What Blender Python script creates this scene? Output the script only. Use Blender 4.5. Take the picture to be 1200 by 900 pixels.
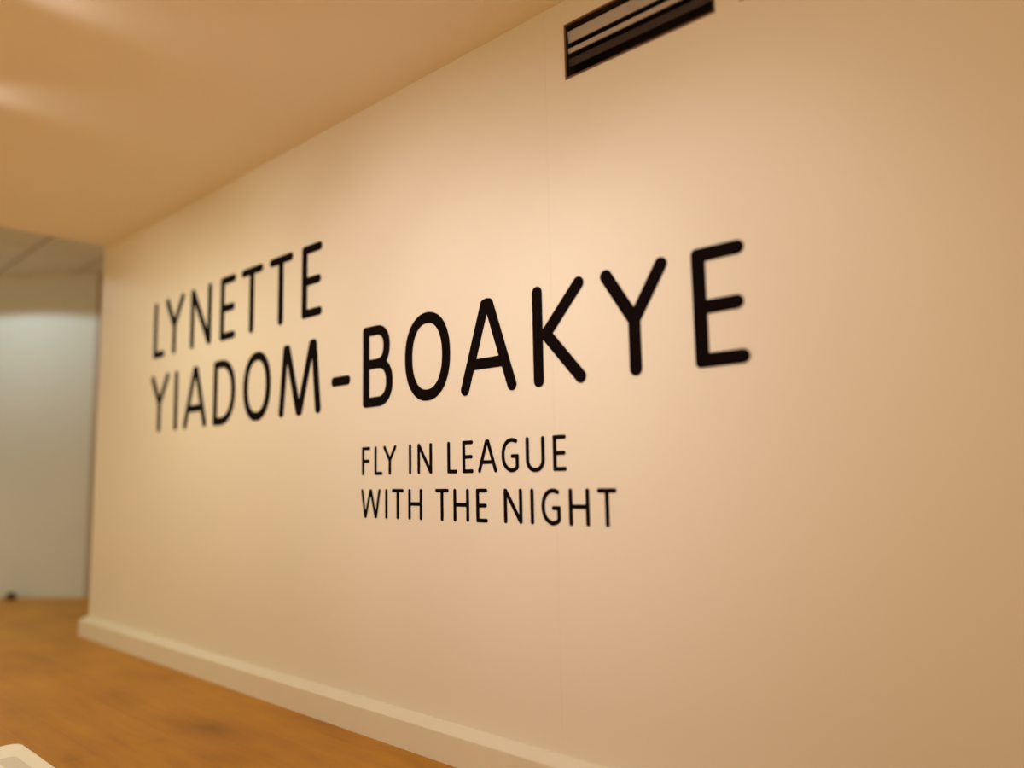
import bpy, bmesh, math, random
import numpy as np
from mathutils import Matrix, Vector

for o in list(bpy.data.objects):
    bpy.data.objects.remove(o, do_unlink=True)
S = bpy.context.scene
COL = S.collection
random.seed(4)

# ------------------------------------------------------------------ camera
D, EYE = 2.35, 1.203            # distance to the lettered wall, eye height
CZ = 3.13                       # main ceiling
TZ = 3.515                      # tiled corridor ceiling
yaw, pitch, roll = 0.73762811, 0.11664931, -0.02004672
fw = Vector((-math.sin(yaw) * math.cos(pitch), math.cos(yaw) * math.cos(pitch), math.sin(pitch)))
r0 = fw.cross(Vector((0, 0, 1))).normalized()
u0 = r0.cross(fw)
rv = math.cos(roll) * r0 + math.sin(roll) * u0
uv = -math.sin(roll) * r0 + math.cos(roll) * u0
cam = bpy.data.cameras.new('camera')
cam.sensor_width = 36
cam.lens = 27
cam.clip_start = 0.02
cam.dof.use_dof = True
cam.dof.focus_distance = 3.38
cam.dof.aperture_fstop = 0.40
co = bpy.data.objects.new('camera', cam)
COL.objects.link(co)
co.matrix_world = Matrix(((rv.x, uv.x, -fw.x, 0), (rv.y, uv.y, -fw.y, -D), (rv.z, uv.z, -fw.z, EYE), (0, 0, 0, 1)))
S.camera = co

# ------------------------------------------------------------------ light
S.view_settings.view_transform = 'Standard'
S.view_settings.look = 'None'
S.view_settings.gamma = 1.0
S.view_settings.exposure = 0.0
S.view_settings.use_curve_mapping = False
w = bpy.data.worlds.new('ambient')
S.world = w
w.use_nodes = True
w.node_tree.nodes['Background'].inputs[0].default_value = (0.757, 0.565, 0.331, 1)
w.node_tree.nodes['Background'].inputs[1].default_value = 1.0

def spot(name, loc, target, watts, colour, angle, blend, size):
    l = bpy.data.lights.new(name, 'SPOT')
    l.energy = watts
    l.color = colour
    l.spot_size = math.radians(angle)
    l.spot_blend = blend
    l.shadow_soft_size = size
    o = bpy.data.objects.new(name, l)
    COL.objects.link(o)
    o.location = loc
    o.rotation_euler = (Vector(target) - Vector(loc)).to_track_quat('-Z', 'Y').to_euler()
    return o

KEY = (1.0, 0.935, 0.92)
SIDE = (1.0, 0.98, 0.76)
# track heads aimed at the lettered wall: x, height aimed at, watts, cone, colour
for x, az, watts, cone, col in ((-5.6, 1.70, 48, 80, SIDE), (-4.5, 1.15, 21, 80, SIDE), (-4.5, 1.70, 51, 80, SIDE), (-3.5, 1.68, 40, 82, KEY),
                                (-2.6, 1.62, 62, 80, KEY), (-1.8, 1.70, 22, 80, KEY), (-1.0, 1.65, 24, 80, KEY),
                                (-2.2, 1.36, 42, 60, KEY), (-1.3, 1.42, 45, 60, KEY)):
    spot('track_spot_lamp', (x, -2.1, 2.95), (x, 0, az), watts, col, cone, 1.0, 0.06)
# unseen lamps added behind and beside the camera; floor bounce brightens the ceiling
for x, y in ((-6.0, -3.4), (-3.6, -3.6), (-1.2, -3.6), (1.2, -3.4), (-8.6, -3.4)):
    spot('floor_bounce_fill', (x, y, 3.05), (x, y, 0), 190, (1.0, 1.0, 0.62), 110, 0.8, 0.06)
# spill of two track heads along the ceiling
spot('track_spill_lamp', (-4.42, -1.74, 3.00), (-4.25, -1.20, 3.13), 6.0, KEY, 50, 1.0, 0.08)
spot('track_spill_lamp', (-3.34, -1.70, 3.00), (-3.18, -1.16, 3.13), 4.6, KEY, 50, 1.0, 0.08)
# cool downlight washing the far wall of the corridor, then added fill
DL = Vector((-9.64 + .599 * 1.5, .224 - .801 * 1.5, 3.45))
spot('corridor_wash_and_fill', DL, DL + Vector((0, 0, -3)), 54, (0.80, 1.0, 1.0), 155, 0.08, 0.04)
for x, y in ((-9.6, -2.6), (-7.6, -2.2)):  # unseen fill lamps, added to lift the far wall and tiles
    spot('corridor_wash_and_fill', (x, y, 3.45), (x, y, 0), 56, (1.0, 1.0, 0.74), 120, 0.6, 0.08)

# ------------------------------------------------------------------ materials
def mat(name, colour, rough=0.6, noise=0.0, scale=3.0, bump=0.0, bscale=200.0, spec=0.3, metal=0.0):
    m = bpy.data.materials.new(name)
    m.use_nodes = True
    nt = m.node_tree
    b = nt.nodes['Principled BSDF']
    b.inputs['Roughness'].default_value = rough
    b.inputs['Specular IOR Level'].default_value = spec
    b.inputs['Metallic'].default_value = metal
    tc = nt.nodes.new('ShaderNodeTexCoord')
    n = nt.nodes.new('ShaderNodeTexNoise')
    n.inputs['Scale'].default_value = scale
    n.inputs['Detail'].default_value = 4
    nt.links.new(tc.outputs['Object'], n.inputs['Vector'])
    cr = nt.nodes.new('ShaderNodeValToRGB')
    c0 = [max(0, c * (1 - noise)) for c in colour]
    c1 = [min(1, c * (1 + noise)) for c in colour]
    cr.color_ramp.elements[0].position = 0.3
    cr.color_ramp.elements[1].position = 0.7
    cr.color_ramp.elements[0].color = (*c0, 1)
    cr.color_ramp.elements[1].color = (*c1, 1)
    nt.links.new(n.outputs['Fac'], cr.inputs['Fac'])
    nt.links.new(cr.outputs['Color'], b.inputs['Base Color'])
    if bump > 0:
        n2 = nt.nodes.new('ShaderNodeTexNoise')
        n2.inputs['Scale'].default_value = bscale
        nt.links.new(tc.outputs['Object'], n2.inputs['Vector'])
        bp = nt.nodes.new('ShaderNodeBump')
        bp.inputs['Strength'].default_value = bump
        bp.inputs['Distance'].default_value = 0.001
        nt.links.new(n2.outputs['Fac'], bp.inputs['Height'])
        nt.links.new(bp.outputs['Normal'], b.inputs['Normal'])
    return m

M = {}
M['wall'] = mat('cream_emulsion', (0.80, 0.74, 0.62), 0.75, 0.012, 1.2, 0.15, 90, 0.2)
M['ceiling'] = mat('cream_ceiling_paint', (0.84, 0.77, 0.64), 0.6, 0.015, 1.5, 0.1, 60, 0.25)
M['baseboard'] = mat('cream_gloss', (0.78, 0.72, 0.58), 0.45, 0.015, 4, 0, 1, 0.35)
M['farwall'] = mat('corridor_white', (0.64, 0.675, 0.65), 0.7, 0.03, 0.9, 0.1, 60, 0.2)
M['trim'] = mat('grey_beige_strip', (0.42, 0.36, 0.28), 0.6, 0.02, 3)
M['tile'] = mat('mineral_tile', (0.64, 0.66, 0.62), 0.9, 0.05, 20, 0.3, 150, 0.1)
M['grid'] = mat('tile_grid_metal', (0.22, 0.20, 0.17), 0.6, 0.03, 5)
M['letter'] = mat('black_vinyl', (0.0055, 0.0028, 0.0028), 0.8, 0.05, 6, 0, 1, 0.03)
M['vent_blade_shaded'] = mat('shaded_vent_blade', (0.038, 0.024, 0.019), 0.6, 0.1, 8)  # blade colour darkened to stand for shade inside the vent
M['vent_frame'] = mat('brown_vent_frame', (0.16, 0.085, 0.055), 0.5, 0.05, 8)
M['vent_blade'] = mat('grey_vent_blade', (0.46, 0.42, 0.395), 0.5, 0.05, 8, 0, 1, 0.3)
M['vent_dark'] = mat('dark_duct', (0.030, 0.020, 0.015), 0.8, 0.1, 8)
M['paper'] = mat('white_card', (0.97, 0.94, 0.97), 0.6, 0.01, 5)
M['print'] = mat('grey_print', (0.76, 0.72, 0.74), 0.6, 0.02, 5)
M['dark'] = mat('dark_brown_rubber', (0.085, 0.038, 0.012), 0.6, 0.1, 20)

def wood():
    m = bpy.data.materials.new('oiled_oak')
    m.use_nodes = True
    nt = m.node_tree
    N, L = nt.nodes.new, nt.links.new
    b = nt.nodes['Principled BSDF']
    b.inputs['Specular IOR Level'].default_value = 0.35
    tc = N('ShaderNodeTexCoord')
    br = N('ShaderNodeTexBrick')
    br.inputs['Scale'].default_value = 1.0
    br.inputs['Brick Width'].default_value = 1.9
    br.inputs['Row Height'].default_value = 0.16
    br.inputs['Mortar Size'].default_value = 0.0012
    br.inputs['Color1'].default_value = (0.30, 0.30, 0.30, 1)
    br.inputs['Color2'].default_value = (0.70, 0.70, 0.70, 1)
    br.inputs['Mortar'].default_value = (0.10, 0.10, 0.10, 1)
    L(tc.outputs['Object'], br.inputs['Vector'])
    mp = N('ShaderNodeMapping')
    mp.inputs['Scale'].default_value = (1.0, 7.0, 1.0)
    L(tc.outputs['Object'], mp.inputs['Vector'])
    g = N('ShaderNodeTexNoise')
    g.inputs['Scale'].default_value = 2.2
    g.inputs['Detail'].default_value = 8
    g.inputs['Roughness'].default_value = 0.62
    L(mp.outputs['Vector'], g.inputs['Vector'])
    cl = N('ShaderNodeTexNoise')
    cl.inputs['Scale'].default_value = 1.6
    cl.inputs['Detail'].default_value = 2
    L(tc.outputs['Object'], cl.inputs['Vector'])
    def math_(op, a, bb):
        n = N('ShaderNodeMath')
        n.operation = op
        for i, v in enumerate((a, bb)):
            if hasattr(v, 'links'):
                L(v, n.inputs[i])
            else:
                n.inputs[i].default_value = v
        return n.outputs[0]
    sep = N('ShaderNodeSeparateColor')
    L(br.outputs['Color'], sep.inputs['Color'])
    v = math_('ADD', math_('MULTIPLY', g.outputs['Fac'], 0.50), math_('MULTIPLY', sep.outputs[0], 0.22))
    v = math_('ADD', v, math_('MULTIPLY', cl.outputs['Fac'], 0.42))
    cr = N('ShaderNodeValToRGB')
    e = cr.color_ramp.elements
    e[0].position, e[0].color = 0.30, (0.28, 0.11, 0.004, 1)
    e[1].position, e[1].color = 0.80, (0.61, 0.29, 0.024, 1)
    k = e.new(0.52)
    k.color = (0.46, 0.20, 0.011, 1)
    L(v, cr.inputs['Fac'])
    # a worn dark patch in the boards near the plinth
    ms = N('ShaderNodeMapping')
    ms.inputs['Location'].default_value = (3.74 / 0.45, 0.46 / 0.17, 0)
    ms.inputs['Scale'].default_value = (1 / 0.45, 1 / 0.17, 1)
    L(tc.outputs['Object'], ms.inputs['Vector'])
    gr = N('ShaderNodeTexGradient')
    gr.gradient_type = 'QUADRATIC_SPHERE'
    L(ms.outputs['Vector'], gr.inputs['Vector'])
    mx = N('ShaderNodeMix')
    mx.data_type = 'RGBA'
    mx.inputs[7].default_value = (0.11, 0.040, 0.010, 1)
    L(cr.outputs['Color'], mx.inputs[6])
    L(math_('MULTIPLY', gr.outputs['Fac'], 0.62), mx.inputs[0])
    L(mx.outputs[2], b.inputs['Base Color'])
    rr = N('ShaderNodeMapRange')
    rr.inputs['To Min'].default_value = 0.38
    rr.inputs['To Max'].default_value = 0.55
    L(g.outputs['Fac'], rr.inputs['Value'])
    L(rr.outputs['Result'], b.inputs['Roughness'])
    bp = N('ShaderNodeBump')
    bp.inputs['Strength'].default_value = 0.2
    bp.inputs['Distance'].default_value = 0.002
    L(v, bp.inputs['Height'])
    L(bp.outputs['Normal'], b.inputs['Normal'])
    return m
M['wood'] = wood()

# ------------------------------------------------------------------ mesh helpers
def link(name, me, m, parent=None):
    o = bpy.data.objects.new(name, me)
    COL.objects.link(o)
    if m is not None and not me.materials:
        me.materials.append(m)
    if parent is not None:
        o.parent = parent
    return o

def mesh(name, verts, faces, m, parent=None):
    me = bpy.data.meshes.new(name)
    me.from_pydata(verts, [], faces)
    bm = bmesh.new()
    bm.from_mesh(me)
    bmesh.ops.remove_doubles(bm, verts=bm.verts, dist=1e-6)
    bmesh.ops.recalc_face_normals(bm, faces=bm.faces)
    bm.to_mesh(me)
    bm.free()
    return link(name, me, m, parent)

def box(name, a, b, m, parent=None, bevel=0.0, seg=2):
    bm = bmesh.new()
    bmesh.ops.create_cube(bm, size=1)
    for v in bm.verts:
        v.co = Vector([(a[i] + b[i]) / 2 + v.co[i] * (b[i] - a[i]) for i in range(3)])
    if bevel:
        bmesh.ops.bevel(bm, geom=bm.edges[:], offset=bevel, segments=seg, affect='EDGES', profile=0.5)
    me = bpy.data.meshes.new(name)
    bm.to_mesh(me)
    bm.free()
    return link(name, me, m, parent)

def slab(name, xs, zs, y0, y1, holes, m, parent=None):
    """upright slab between y0 (front) and y1, its grid cells cut by rectangular openings"""
    xs = sorted(set(xs + [v for h in holes for v in h[:2]]))
    zs = sorted(set(zs + [v for h in holes for v in h[2:]]))
    def solid(i, j):
        if not (0 <= i < len(xs) - 1 and 0 <= j < len(zs) - 1):
            return False
        x, z = (xs[i] + xs[i + 1]) / 2, (zs[j] + zs[j + 1]) / 2
        return not any(h[0] < x < h[1] and h[2] < z < h[3] for h in holes)
    V, F = [], []
    def q(*p):
        k = len(V)
        V.extend(p)
        F.append((k, k + 1, k + 2, k + 3))
    for i in range(len(xs) - 1):
        for j in range(len(zs) - 1):
            if not solid(i, j):
                continue
            x0, x1, z0, z1 = xs[i], xs[i + 1], zs[j], zs[j + 1]
            q((x0, y0, z0), (x1, y0, z0), (x1, y0, z1), (x0, y0, z1))
            q((x0, y1, z0), (x0, y1, z1), (x1, y1, z1), (x1, y1, z0))
            if not solid(i - 1, j): q((x0, y0, z0), (x0, y0, z1), (x0, y1, z1), (x0, y1, z0))
            if not solid(i + 1, j): q((x1, y0, z0), (x1, y1, z0), (x1, y1, z1), (x1, y0, z1))
            if not solid(i, j - 1): q((x0, y0, z0), (x0, y1, z0), (x1, y1, z0), (x1, y0, z0))
            if not solid(i, j + 1): q((x0, y0, z1), (x1, y0, z1), (x1, y1, z1), (x0, y1, z1))
    return mesh(name, V, F, m, parent)

def structure(o, label, cat):
    o['kind'] = 'structure'
    o['label'] = label
    o['category'] = cat
    return o

def tag(o, label, cat, group=None):
    o['label'] = label
    o['category'] = cat
    if group:
        o['group'] = group
    return o

def empty(name, loc):
    o = bpy.data.objects.new(name, None)
    COL.objects.link(o)
    o.location = loc
    o.empty_display_size = 0.1
    return o

# ------------------------------------------------------------------ setting
XL, XR = -6.727, 2.6            # ends of the lettered wall
SEAM = -1.913
VENTS = [(-1.805, -1.147, 2.790, 3.020), (-1.050, -0.392, 2.790, 3.020)]

floor = box('floor', (-13.5, -6.0, -0.10), (XR, 5.0, 0.0), M['wood'])
structure(floor, 'orange brown wooden floor running along the lettered wall', 'floor')

ceil = box('ceiling', (-6.587, -6.0, CZ), (XR, 0.0, TZ + 0.12), M['ceiling'])
structure(ceil, 'flat cream ceiling above the lettered wall', 'ceiling')

wall = slab('wall_right', [XL, XR], [0.0, TZ + 0.1], 0.04, 0.30, VENTS, M['wall'])
structure(wall, 'long cream wall carrying black lettering', 'wall')
slab('wall_panel', [XL, SEAM - 0.0002], [0.0, TZ + 0.1], 0.0, 0.04, [], M['wall'], wall)
slab('wall_panel', [SEAM + 0.0002, XR], [0.0, TZ + 0.1], 0.0, 0.04, VENTS, M['wall'], wall)

def baseboard():
    t, zf, zb = 0.053, 0.124, 0.152
    # profile: (distance out from the wall, height), rounded lip at the front
    prof = [(0.0, 0.0), (t, 0.0), (t, zf - 0.006)]
    for k in range(1, 5):
        a = k / 4 * math.radians(62)
        prof.append((t - 0.008 + 0.008 * math.cos(a), zf - 0.006 + 0.008 * math.sin(a)))
    prof += [(0.012, zb - 0.003), (0.0, zb)]
    V, F = [], []
    n = len(prof)
    for d, z in prof:
        V.append((XR, -d, z))
    for d, z in prof:
        V.append((XL - d, -d, z))
    for d, z in prof:
        V.append((XL - d, 0.30, z))
    for s in range(2):
        for i in range(n):
            j = (i + 1) % n
            F.append((s * n + i, s * n + j, (s + 1) * n + j, (s + 1) * n + i))
    F.append(tuple(range(n)))
    F.append(tuple(range(2 * n, 3 * n)))
    return mesh('baseboard_right', V, F, M['baseboard'])
structure(baseboard(), 'cream baseboard with a sloping top along the lettered wall', 'baseboard')

# corridor beyond the end of the wall; its far wall stands at an angle
T = Vector((0.80094, 0.59875, 0))
NF = Vector((0.59875, -0.80094, 0))       # towards the room
A0 = Vector((-9.7247, 0.1575, 0))
def far_box(name, s0, s1, d0, d1, z0, z1, m, parent=None, bevel=0.0):
    o = box(name, (s0, d0, z0), (s1, d1, z1), m, None, bevel)
    o.data.transform(Matrix(((T.x, NF.x, 0, A0.x), (T.y, NF.y, 0, A0.y), (0, 0, 1, 0), (0, 0, 0, 1))))
    o.data.flip_normals()
    if parent:
        o.parent = parent
    return o
fwall = far_box('wall_back', -4.5, 4.2, -0.15, 0.0, 0.0, TZ + 0.05, M['farwall'])
structure(fwall, 'pale grey corridor wall lit by cool light from above', 'wall')
end_strip = far_box('trim_1', 0.972, 1.09, 0.0, 0.03, 0.0, TZ, M['trim'], None, 0.004)  # narrow upright strip, darker and browner than the far wall
structure(end_strip, 'narrow dull beige upright strip beside the end of the lettered wall', 'trim')

rear = box('ceiling_rear', (-13.5, -6.0, TZ + 0.006), (-6.587, 5.0, TZ + 0.06), M['grid'])
structure(rear, 'suspended tiled ceiling over the corridor', 'ceiling')
tile_me = None
p = 0.60
for i in range(8):
    for j in range(9):
        x1 = -6.60 - i * p
        y0 = -0.05 - 4 * p + j * p
        # keep the tiles on the room side of the corridor wall and off the lettered wall
        c = Vector((x1 - p / 2, y0 + p / 2, 0))
        if (c - A0).dot(NF) < -0.35:
            continue
        if y0 + p > 0.0 and x1 > XL - 0.02 and y0 < 0.30:
            continue
        if tile_me is None:
            o = box('ceiling_tile', (-p / 2 + 0.011, -p / 2 + 0.011, -0.008), (p / 2 - 0.011, p / 2 - 0.011, 0.006), M['tile'], rear, 0.003, 1)
            tile_me = o.data
        else:
            o = link('ceiling_tile', tile_me, None, rear)
        o.location = (c.x, c.y, TZ)

# ------------------------------------------------------------------ air vents in the wall
def vent(b, label):
    x0, x1, z0, z1 = b
    root = empty('air_vent', ((x0 + x1) / 2, 0, z0))
    cx = (x0 + x1) / 2
    hw, hh = (x1 - x0) / 2, z1 - z0
    def put(o):
        o.parent = root
        return o
    g = 0.0015
    # duct: an open dark box behind the opening
    V = []
    dp = 0.24
    def ring(y, i):
        return [(-hw + i, y, i), (hw - i, y, i), (hw - i, y, hh - i), (-hw + i, y, hh - i)]
    V = ring(0.002, g) + ring(dp, g) + ring(dp - 0.003, g + 0.003) + ring(0.002, g + 0.003)
    F = []
    for s in range(4):
        if s == 1:
            continue
        for k in range(4):
            a, c = s * 4 + k, s * 4 + (k + 1) % 4
            n = ((s + 1) % 4) * 4
            F.append((a, c, n + (k + 1) % 4, n + k))
    F += [(4, 5, 6, 7), (8, 9, 10, 11)]
    put(mesh('duct', V, F, M['vent_dark']))
    # thin brown flange round the opening
    fl = 0.003
    V = [(-hw - fl, -0.003, -fl), (hw + fl, -0.003, -fl), (hw + fl, -0.003, hh + fl), (-hw - fl, -0.003, hh + fl),
         (-hw + 0.004, -0.003, 0.004), (hw - 0.004, -0.003, 0.004), (hw - 0.004, -0.003, hh - 0.004), (-hw + 0.004, -0.003, hh - 0.004)]
    V += [(a, 0.0, c) for a, _, c in V[:4]] + [(a, 0.012, c) for a, _, c in V[4:]]
    F = []
    for k in range(4):
        n = (k + 1) % 4
        F += [(k, n, 4 + n, 4 + k), (k, 8 + k, 8 + n, n), (4 + k, 4 + n, 12 + n, 12 + k)]
    put(mesh('frame', V, F, M['vent_frame']))
    # blades: (z low, z high, y at the low edge, y at the high edge); the lowest has the shade of the recess put into its colour
    for zl, zh, yl, yh, mm in ((0.158, 0.206, 0.016, 0.012, 'vent_blade'), (0.112, 0.132, 0.014, 0.012, 'vent_blade'), (0.055, 0.086, 0.016, 0.012, 'vent_blade_shaded')):
        th = 0.004
        e = hw - g - 0.0035
        V, F = [], []
        for x in (-e, e):
            V += [(x, yl, zl), (x, yh, zh), (x, yh + th * 3, zh + th * 0.3), (x, yl + th * 3, zl + th)]
        F = [(0, 1, 2, 3), (4, 5, 6, 7)] + [(k, (k + 1) % 4, 4 + (k + 1) % 4, 4 + k) for k in range(4)]
        put(mesh('blade', V, F, M[mm]))
    return tag(root, label, 'vent', 'air vents high on the lettered wall')
vent(VENTS[0], 'dark rectangular air vent with pale horizontal blades, high above the lettering')
vent(VENTS[1], 'second air vent to the right, only its lower corner touching the top of the photo')

# ------------------------------------------------------------------ lettering
# Each glyph is drawn in units of its cap height as rounded strokes; the outline is the contour of their union.
Wv, Wh = 0.0625, 0.058          # half widths of upright and level strokes

def arc(cx, cz, rx, rz, a0, a1, n=20, e=2.0):
    out = []
    for k in range(n + 1):
        a = math.radians(a0 + (a1 - a0) * k / n)
        c, s = math.cos(a), math.sin(a)
        out.append((cx + rx * math.copysign(abs(c) ** (2 / e), c), cz + rz * math.copysign(abs(s) ** (2 / e), s)))
    return out

def stem(x, z0=0.0, z1=1.0):
    return [('s', (x, z0 + Wv), (x, z1 - Wv), Wv)]
def bar(x0, x1, z):             # level stroke, round at x1
    return [('s', (x0, z), (x1 - Wh, z), Wh)]
def seg(a, b, hw=Wv):
    return [('s', a, b, hw)]
def path(pts, hw=Wv):
    return [('s', a, b, hw) for a, b in zip(pts, pts[1:])]
def corner(x0, x1, z0, z1, r=0.046):
    return [('b', x0, x1, z0, z1, r)]

T_, B_ = 1 - Wh, Wh             # centre heights of top and bottom bars
G = {}
G['L'] = stem(Wv) + bar(Wv, 0.438, B_) + corner(0, 0.2, 0, 0.2 * 0 + 2 * Wh)
G['E'] = corner(0, 2 * Wv, 0, 1) + bar(Wv, 0.470, T_ ) + bar(Wv, 0.447, 0.500) + bar(Wv, 0.475, B_) + corner(0, 0.2, 0, 2 * Wh) + corner(0, 0.2, 1 - 2 * Wh, 1)
G['F'] = stem(Wv) + bar(Wv, 0.473, T_) + bar(Wv, 0.429, 0.498) + corner(0, 0.2, 1 - 2 * Wh, 1) + corner(0, 2 * Wv, 0.5, 1)
G['T'] = [('s', (Wh, T_), (0.612 - Wh, T_), Wh)] + [('s', (0.306, Wv), (0.306, 0.9), Wv)]
G['I'] = stem(Wv)
G['H'] = stem(Wv) + stem(0.627) + [('s', (Wv, 0.512), (0.627, 0.512), 0.060)]
G['N'] = stem(Wv) + stem(0.655) + seg((0.078, 0.935), (0.640, 0.065))
G['Y'] = seg((0.0625, 0.943), (0.351, 0.497)) + seg((0.6395, 0.943), (0.351, 0.497)) + [('s', (0.351, Wv), (0.351, 0.5), Wv)]
G['A'] = (seg((0.060, 0.062), (0.366, 0.935), 0.061) + seg((0.735, 0.062), (0.429, 0.935), 0.061)
          + seg((0.366, 0.935), (0.429, 0.935), 0.062) + seg((0.3975, 0.937), (0.3975, 0.939), 0.064) + [('s', (0.16, 0.318), (0.63, 0.318), 0.057)])
G['M'] = (seg((0.0625, 0.0625), (0.160, 0.935), 0.061) + seg((0.210, 0.935), (0.487, 0.062), 0.061) + seg((0.160, 0.935), (0.210, 0.935), 0.062)
          + seg((0.520, 0.062), (0.797, 0.935), 0.061) + seg((0.850, 0.935), (0.9515, 0.0625), 0.061) + seg((0.797, 0.935), (0.850, 0.935), 0.062)
          + seg((0.487, 0.062), (0.520, 0.062), 0.061))
G['W'] = (seg((0.0625, 0.94), (0.226, 0.062), 0.058) + seg((0.256, 0.062), (0.530, 0.94), 0.058) + seg((0.556, 0.94), (0.808, 0.062), 0.058)
          + seg((0.838, 0.062), (1.0235, 0.94), 0.058) + seg((0.226, 0.062), (0.256, 0.062), 0.059) + seg((0.808, 0.062), (0.838, 0.062), 0.059)
          + seg((0.530, 0.94), (0.556, 0.94), 0.058))
G['K'] = stem(Wv) + seg((0.166, 0.510), (0.574, 0.942)) + seg((0.166, 0.510), (0.572, 0.058))
G['U'] = [('s', (0.064, 0.35), (0.064, 1 - Wv), Wv), ('s', (0.650, 0.35), (0.650, 1 - Wv), Wv)] + path(arc(0.357, 0.35, 0.293, 0.305, 180, 360, 26, 2.15), 0.0625)
G['O'] = path(arc(0.3795, 0.5, 0.316, 0.439, 0, 360, 48, 2.2), 0.0625)
G['D'] = corner(0, 2 * Wv, 0, 1) + path([(0.06, T_), (0.24, T_)] + arc(0.24, 0.5, 0.378, 0.5 - Wh, 90, -90, 30, 2.2) + [(0.06, B_)], 0.0605) \
    + corner(0, 0.2, 0, 2 * Wh) + corner(0, 0.2, 1 - 2 * Wh, 1)
G['B'] = (corner(0, 2 * Wv, 0, 0.985) + path([(0.06, 0.925), (0.27, 0.925)] + arc(0.27, 0.721, 0.188, 0.204, 90, -90, 20, 2.3) + [(0.06, 0.517)], 0.0585)
          + path([(0.06, 0.517), (0.29, 0.517)] + arc(0.29, 0.288, 0.218, 0.229, 90, -90, 20, 2.3) + [(0.06, B_)], 0.0595)
          + corner(0, 0.2, 0, 2 * Wh) + corner(0, 0.2, 0.867, 0.985))
G['G'] = (path([(0.580, 0.905)] + arc(0.425, 0.5, 0.362, 0.44, 84, 250, 34, 2.15) + arc(0.40, 0.25, 0.20, 0.20, 262, 285, 4) + [(0.53, 0.078), (0.600, 0.118), (0.622, 0.155)], 0.0605)
          + [('s', (0.622, 0.15), (0.622, 0.40), Wv)] + [('s', (0.435, 0.465), (0.60, 0.465), Wh)] + corner(0.622 - Wv, 0.622 + Wv, 0.25, 0.465 + Wh))
G['-'] = corner(0, 0.392, 0.316, 0.437, 0.052)

def sdf(prims, X, Z):
    d = np.full(X.shape, 9.0)
    for p in prims:
        if p[0] == 's':
            (ax, az), (bx, bz), hw = p[1], p[2], p[3]
            ex, ez = bx - ax, bz - az
            q = max(ex * ex + ez * ez, 1e-12)
            t = np.clip(((X - ax) * ex + (Z - az) * ez) / q, 0, 1)
            k = np.hypot(X - ax - t * ex, Z - az - t * ez) - hw
        else:
            _, x0, x1, z0, z1, r = p
            qx = np.abs(X - (x0 + x1) / 2) - (x1 - x0) / 2 + r
            qz = np.abs(Z - (z0 + z1) / 2) - (z1 - z0) / 2 + r
            k = np.hypot(np.maximum(qx, 0), np.maximum(qz, 0)) + np.minimum(np.maximum(qx, qz), 0) - r
        d = np.minimum(d, k)
    return d

def contours(prims, h=0.007):
    xs = np.arange(-0.08, 1.22, h) + 0.00037
    zs = np.arange(-0.08, 1.08, h) + 0.00041
    X, Z = np.meshgrid(xs, zs, indexing='ij')
    F = sdf(prims, X, Z)
    s = F < 0
    nxt = {}
    def pt(i, j, k, l):
        a, b = F[i, j], F[k, l]
        t = a / (a - b)
        return (xs[i] + (xs[k] - xs[i]) * t, zs[j] + (zs[l] - zs[j]) * t)
    pos, adj = {}, {}
    code = s[:-1, :-1] * 1 + s[1:, :-1] * 2 + s[1:, 1:] * 4 + s[:-1, 1:] * 8
    I, J = np.nonzero((code > 0) & (code < 15))
    for i, j in zip(I.tolist(), J.tolist()):
        c = int(code[i, j])
        ed = {0: (i, j, i + 1, j), 1: (i + 1, j, i + 1, j + 1), 2: (i, j + 1, i + 1, j + 1), 3: (i, j, i, j + 1)}
        tab = {1: [(3, 0)], 2: [(0, 1)], 3: [(3, 1)], 4: [(1, 2)], 5: [(3, 2), (0, 1)], 6: [(0, 2)], 7: [(3, 2)],
               8: [(2, 3)], 9: [(0, 2)], 10: [(0, 3), (1, 2)], 11: [(1, 2)], 12: [(1, 3)], 13: [(0, 1)], 14: [(0, 3)]}
        for a, b in tab[c]:
            ka, kb = ed[a], ed[b]
            for k in (ka, kb):
                if k not in pos:
                    pos[k] = pt(*k)
            adj.setdefault(ka, []).append(kb)
            adj.setdefault(kb, []).append(ka)
    loops, seen = [], set()
    for k in adj:
        if k in seen:
            continue
        loop, prev, cur = [], None, k
        while cur not in seen:
            seen.add(cur)
            loop.append(pos[cur])
            n = [a for a in adj[cur] if a not in seen]
            if not n:
                break
            cur = n[0]
        if len(loop) > 8:
            loops.append(loop)
    return loops

def simplify(P, tol=0.0009):
    P = np.array(P)
    m = len(P) // 2
    def rdp(a):
        if len(a) < 3:
            return a
        s, e = a[0], a[-1]
        v = e - s
        n = np.hypot(*v) + 1e-12
        d = np.abs(v[0] * (a[:, 1] - s[1]) - v[1] * (a[:, 0] - s[0])) / n
        k = int(d.argmax())
        if d[k] < tol:
            return np.array([s, e])
        return np.vstack([rdp(a[:k + 1])[:-1], rdp(a[k:])])
    a = rdp(P[:m + 1])
    b = rdp(np.vstack([P[m:], P[:1]]))
    return np.vstack([a[:-1], b[:-1]])

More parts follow.
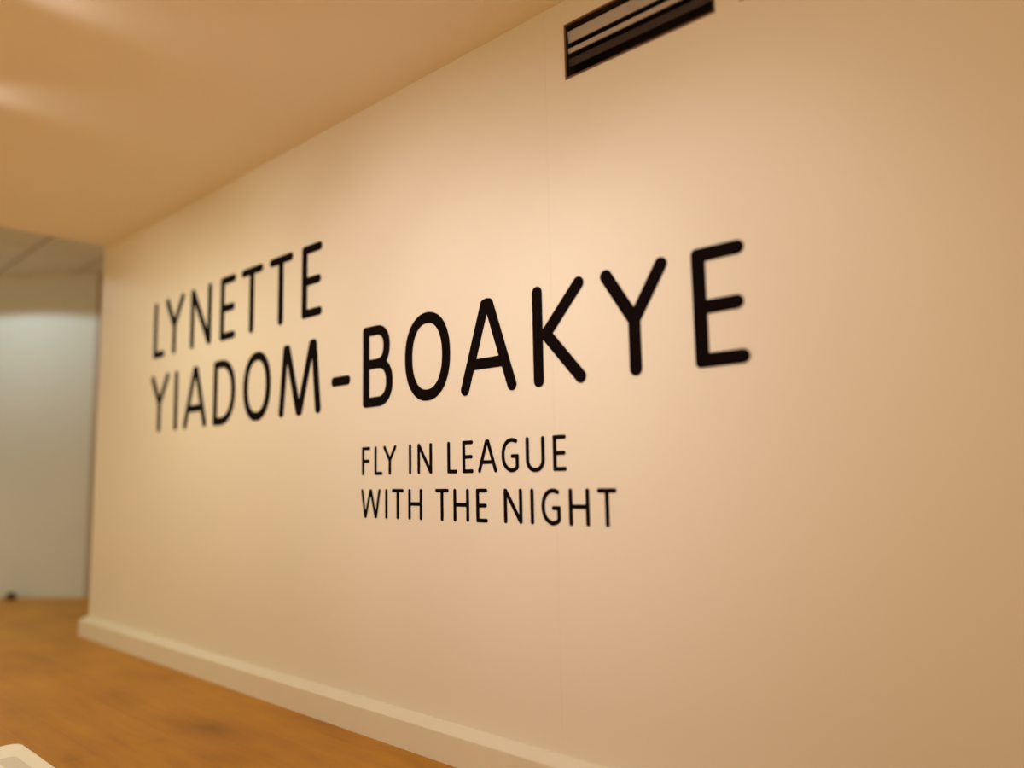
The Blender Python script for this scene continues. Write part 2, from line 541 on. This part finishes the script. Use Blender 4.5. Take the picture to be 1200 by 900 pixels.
glyph_me = {}
def glyph_mesh(ch):
    if ch in glyph_me:
        return glyph_me[ch]
    cu = bpy.data.curves.new('outline', 'CURVE')
    cu.dimensions = '2D'
    cu.fill_mode = 'BOTH'
    cu.extrude = 0.0035
    for lp in contours(G[ch]):
        q = simplify(lp)
        sp = cu.splines.new('POLY')
        sp.points.add(len(q) - 1)
        for k, (x, z) in enumerate(q):
            sp.points[k].co = (x, z, 0, 1)
        sp.use_cyclic_u = True
    o = bpy.data.objects.new('outline', cu)
    COL.objects.link(o)
    dg = bpy.context.evaluated_depsgraph_get()
    me = bpy.data.meshes.new_from_object(o.evaluated_get(dg))
    bpy.data.objects.remove(o, do_unlink=True)
    bpy.data.curves.remove(cu)
    # stand the outline upright on the wall: x stays, curve y becomes z, thickness towards the room
    me.transform(Matrix(((1, 0, 0, 0), (0, 0, -1, -0.0035), (0, 1, 0, 0), (0, 0, 0, 1))))
    me.name = 'letter_outline'
    me.materials.clear()
    me.materials.append(M['letter'])
    for f in me.polygons:
        f.use_smooth = False
    glyph_me[ch] = me
    return me

ORD = ['first', 'second', 'third', 'fourth', 'fifth', 'sixth', 'seventh', 'eighth', 'ninth', 'tenth', 'eleventh', 'twelfth', 'thirteenth']
LINES = [
    # base height, cap height (both per metre of wall distance), line wording, size word, [(glyph, left edge in cap heights)]
    (0.3768, 0.1760, 'top line', 'large', 'large wall letters',
     [[('L', -13.725), ('Y', -13.265), ('N', -12.310), ('E', -11.297), ('T', -10.646), ('T', -9.844), ('E', -8.997)]]),
    (0.1468, 0.1764, 'second line', 'large', 'large wall letters',
     [[('Y', -13.733), ('I', -12.804), ('A', -12.448), ('D', -11.430), ('O', -10.507), ('M', -9.522)],
      [('-', -8.265)],
      [('B', -7.606), ('O', -6.809), ('A', -5.884), ('K', -4.857), ('Y', -4.028), ('E', -3.095)]]),
    (0.0033, 0.0599, 'third line', 'small', 'small wall letters',
     [[('F', -22.450), ('L', -21.733), ('Y', -21.236)], [('I', -19.880), ('N', -19.441)],
      [('L', -18.000), ('E', -17.312), ('A', -16.630), ('G', -15.644), ('U', -14.686), ('E', -13.673)]]),
    (-0.0857, 0.0605, 'bottom line', 'small', 'small wall letters',
     [[('W', -22.267), ('I', -20.930), ('T', -20.570), ('H', -19.721)],
      [('T', -18.393), ('H', -17.564), ('E', -16.568)],
      [('N', -15.429), ('I', -14.404), ('G', -13.999), ('H', -13.026), ('T', -12.075)]]),
]
for base, cap, line, size, group, words in LINES:
    s = cap * D
    for wi, word in enumerate(words):
        n = len(word)
        for li, (ch, left) in enumerate(word):
            o = link('wall_hyphen' if ch == '-' else 'wall_letter', glyph_mesh(ch), None)
            o.location = (left * cap * D, -0.0002, EYE + base * D)
            o.scale = (s, s if size == 'large' else s * 1.6, s)
            if ch == '-':
                tag(o, 'black hyphen between the two words of the second line of wall text', 'hyphen', group)
                continue
            real = [k for k in words if k[0][0] != '-']
            if len(real) == 1:
                where = 'of the single word in the top line'
            else:
                wn = real.index(word)
                where = 'of the %s word in the %s' % (ORD[wn] if wn < len(real) - 1 else 'last', line)
            tag(o, '%s black wall letter %s, %s %s' % (size, ch, ORD[li], where), 'letter', group)

# ------------------------------------------------------------------ small things on the floor
def rounded_slab(name, w_, h_, r, z0, z1, m, parent=None):
    pts = []
    for cx, cy, a in ((w_ - r, h_ - r, 0), (r, h_ - r, 90), (r, r, 180), (w_ - r, r, 270)):
        for k in range(7):
            t = math.radians(a + 15 * k)
            pts.append((cx + r * math.cos(t), cy + r * math.sin(t)))
    n = len(pts)
    V = [(x, y, z0) for x, y in pts] + [(x, y, z1) for x, y in pts]
    F = [tuple(range(n))[::-1], tuple(range(n, 2 * n))] + [(k, (k + 1) % n, n + (k + 1) % n, n + k) for k in range(n)]
    return mesh(name, V, F, m, parent)
sheet = rounded_slab('floor_sign', 0.85, 0.60, 0.055, 0.0, 0.010, M['paper'])
sheet.location = (-4.235, -1.75, 0.0)
pr = rounded_slab('printed_mark', 0.26, 0.075, 0.03, 0.0101, 0.0106, M['print'], sheet)
pr.location = (0.19, 0.46, 0)
tag(sheet, 'white flat board with grey print lying on the wooden floor, lower left corner', 'sign')

stop = empty('door_stop', A0 + T * 0.225 + NF * 0.130)
stop.rotation_euler.z = math.atan2(T.y, T.x)
def lathe(name, prof, m, parent, n=20):
    V, F = [], []
    for r, z in prof:
        for k in range(n):
            a = 2 * math.pi * k / n
            V.append((r * math.cos(a), r * math.sin(a), z))
    for s in range(len(prof) - 1):
        for k in range(n):
            F.append((s * n + k, s * n + (k + 1) % n, (s + 1) * n + (k + 1) % n, (s + 1) * n + k))
    F += [tuple(range(n)), tuple(range((len(prof) - 1) * n, len(prof) * n))]
    return mesh(name, V, F, m, parent)
lathe('base', [(0.060, 0.0), (0.060, 0.012), (0.050, 0.016), (0.020, 0.016)], M['dark'], stop)
lathe('bumper', [(0.046, 0.0165), (0.048, 0.030), (0.046, 0.056), (0.036, 0.070), (0.012, 0.075)], M['dark'], stop)
tag(stop, 'small dark brown stop on the floor against the pale corridor wall', 'door stop')
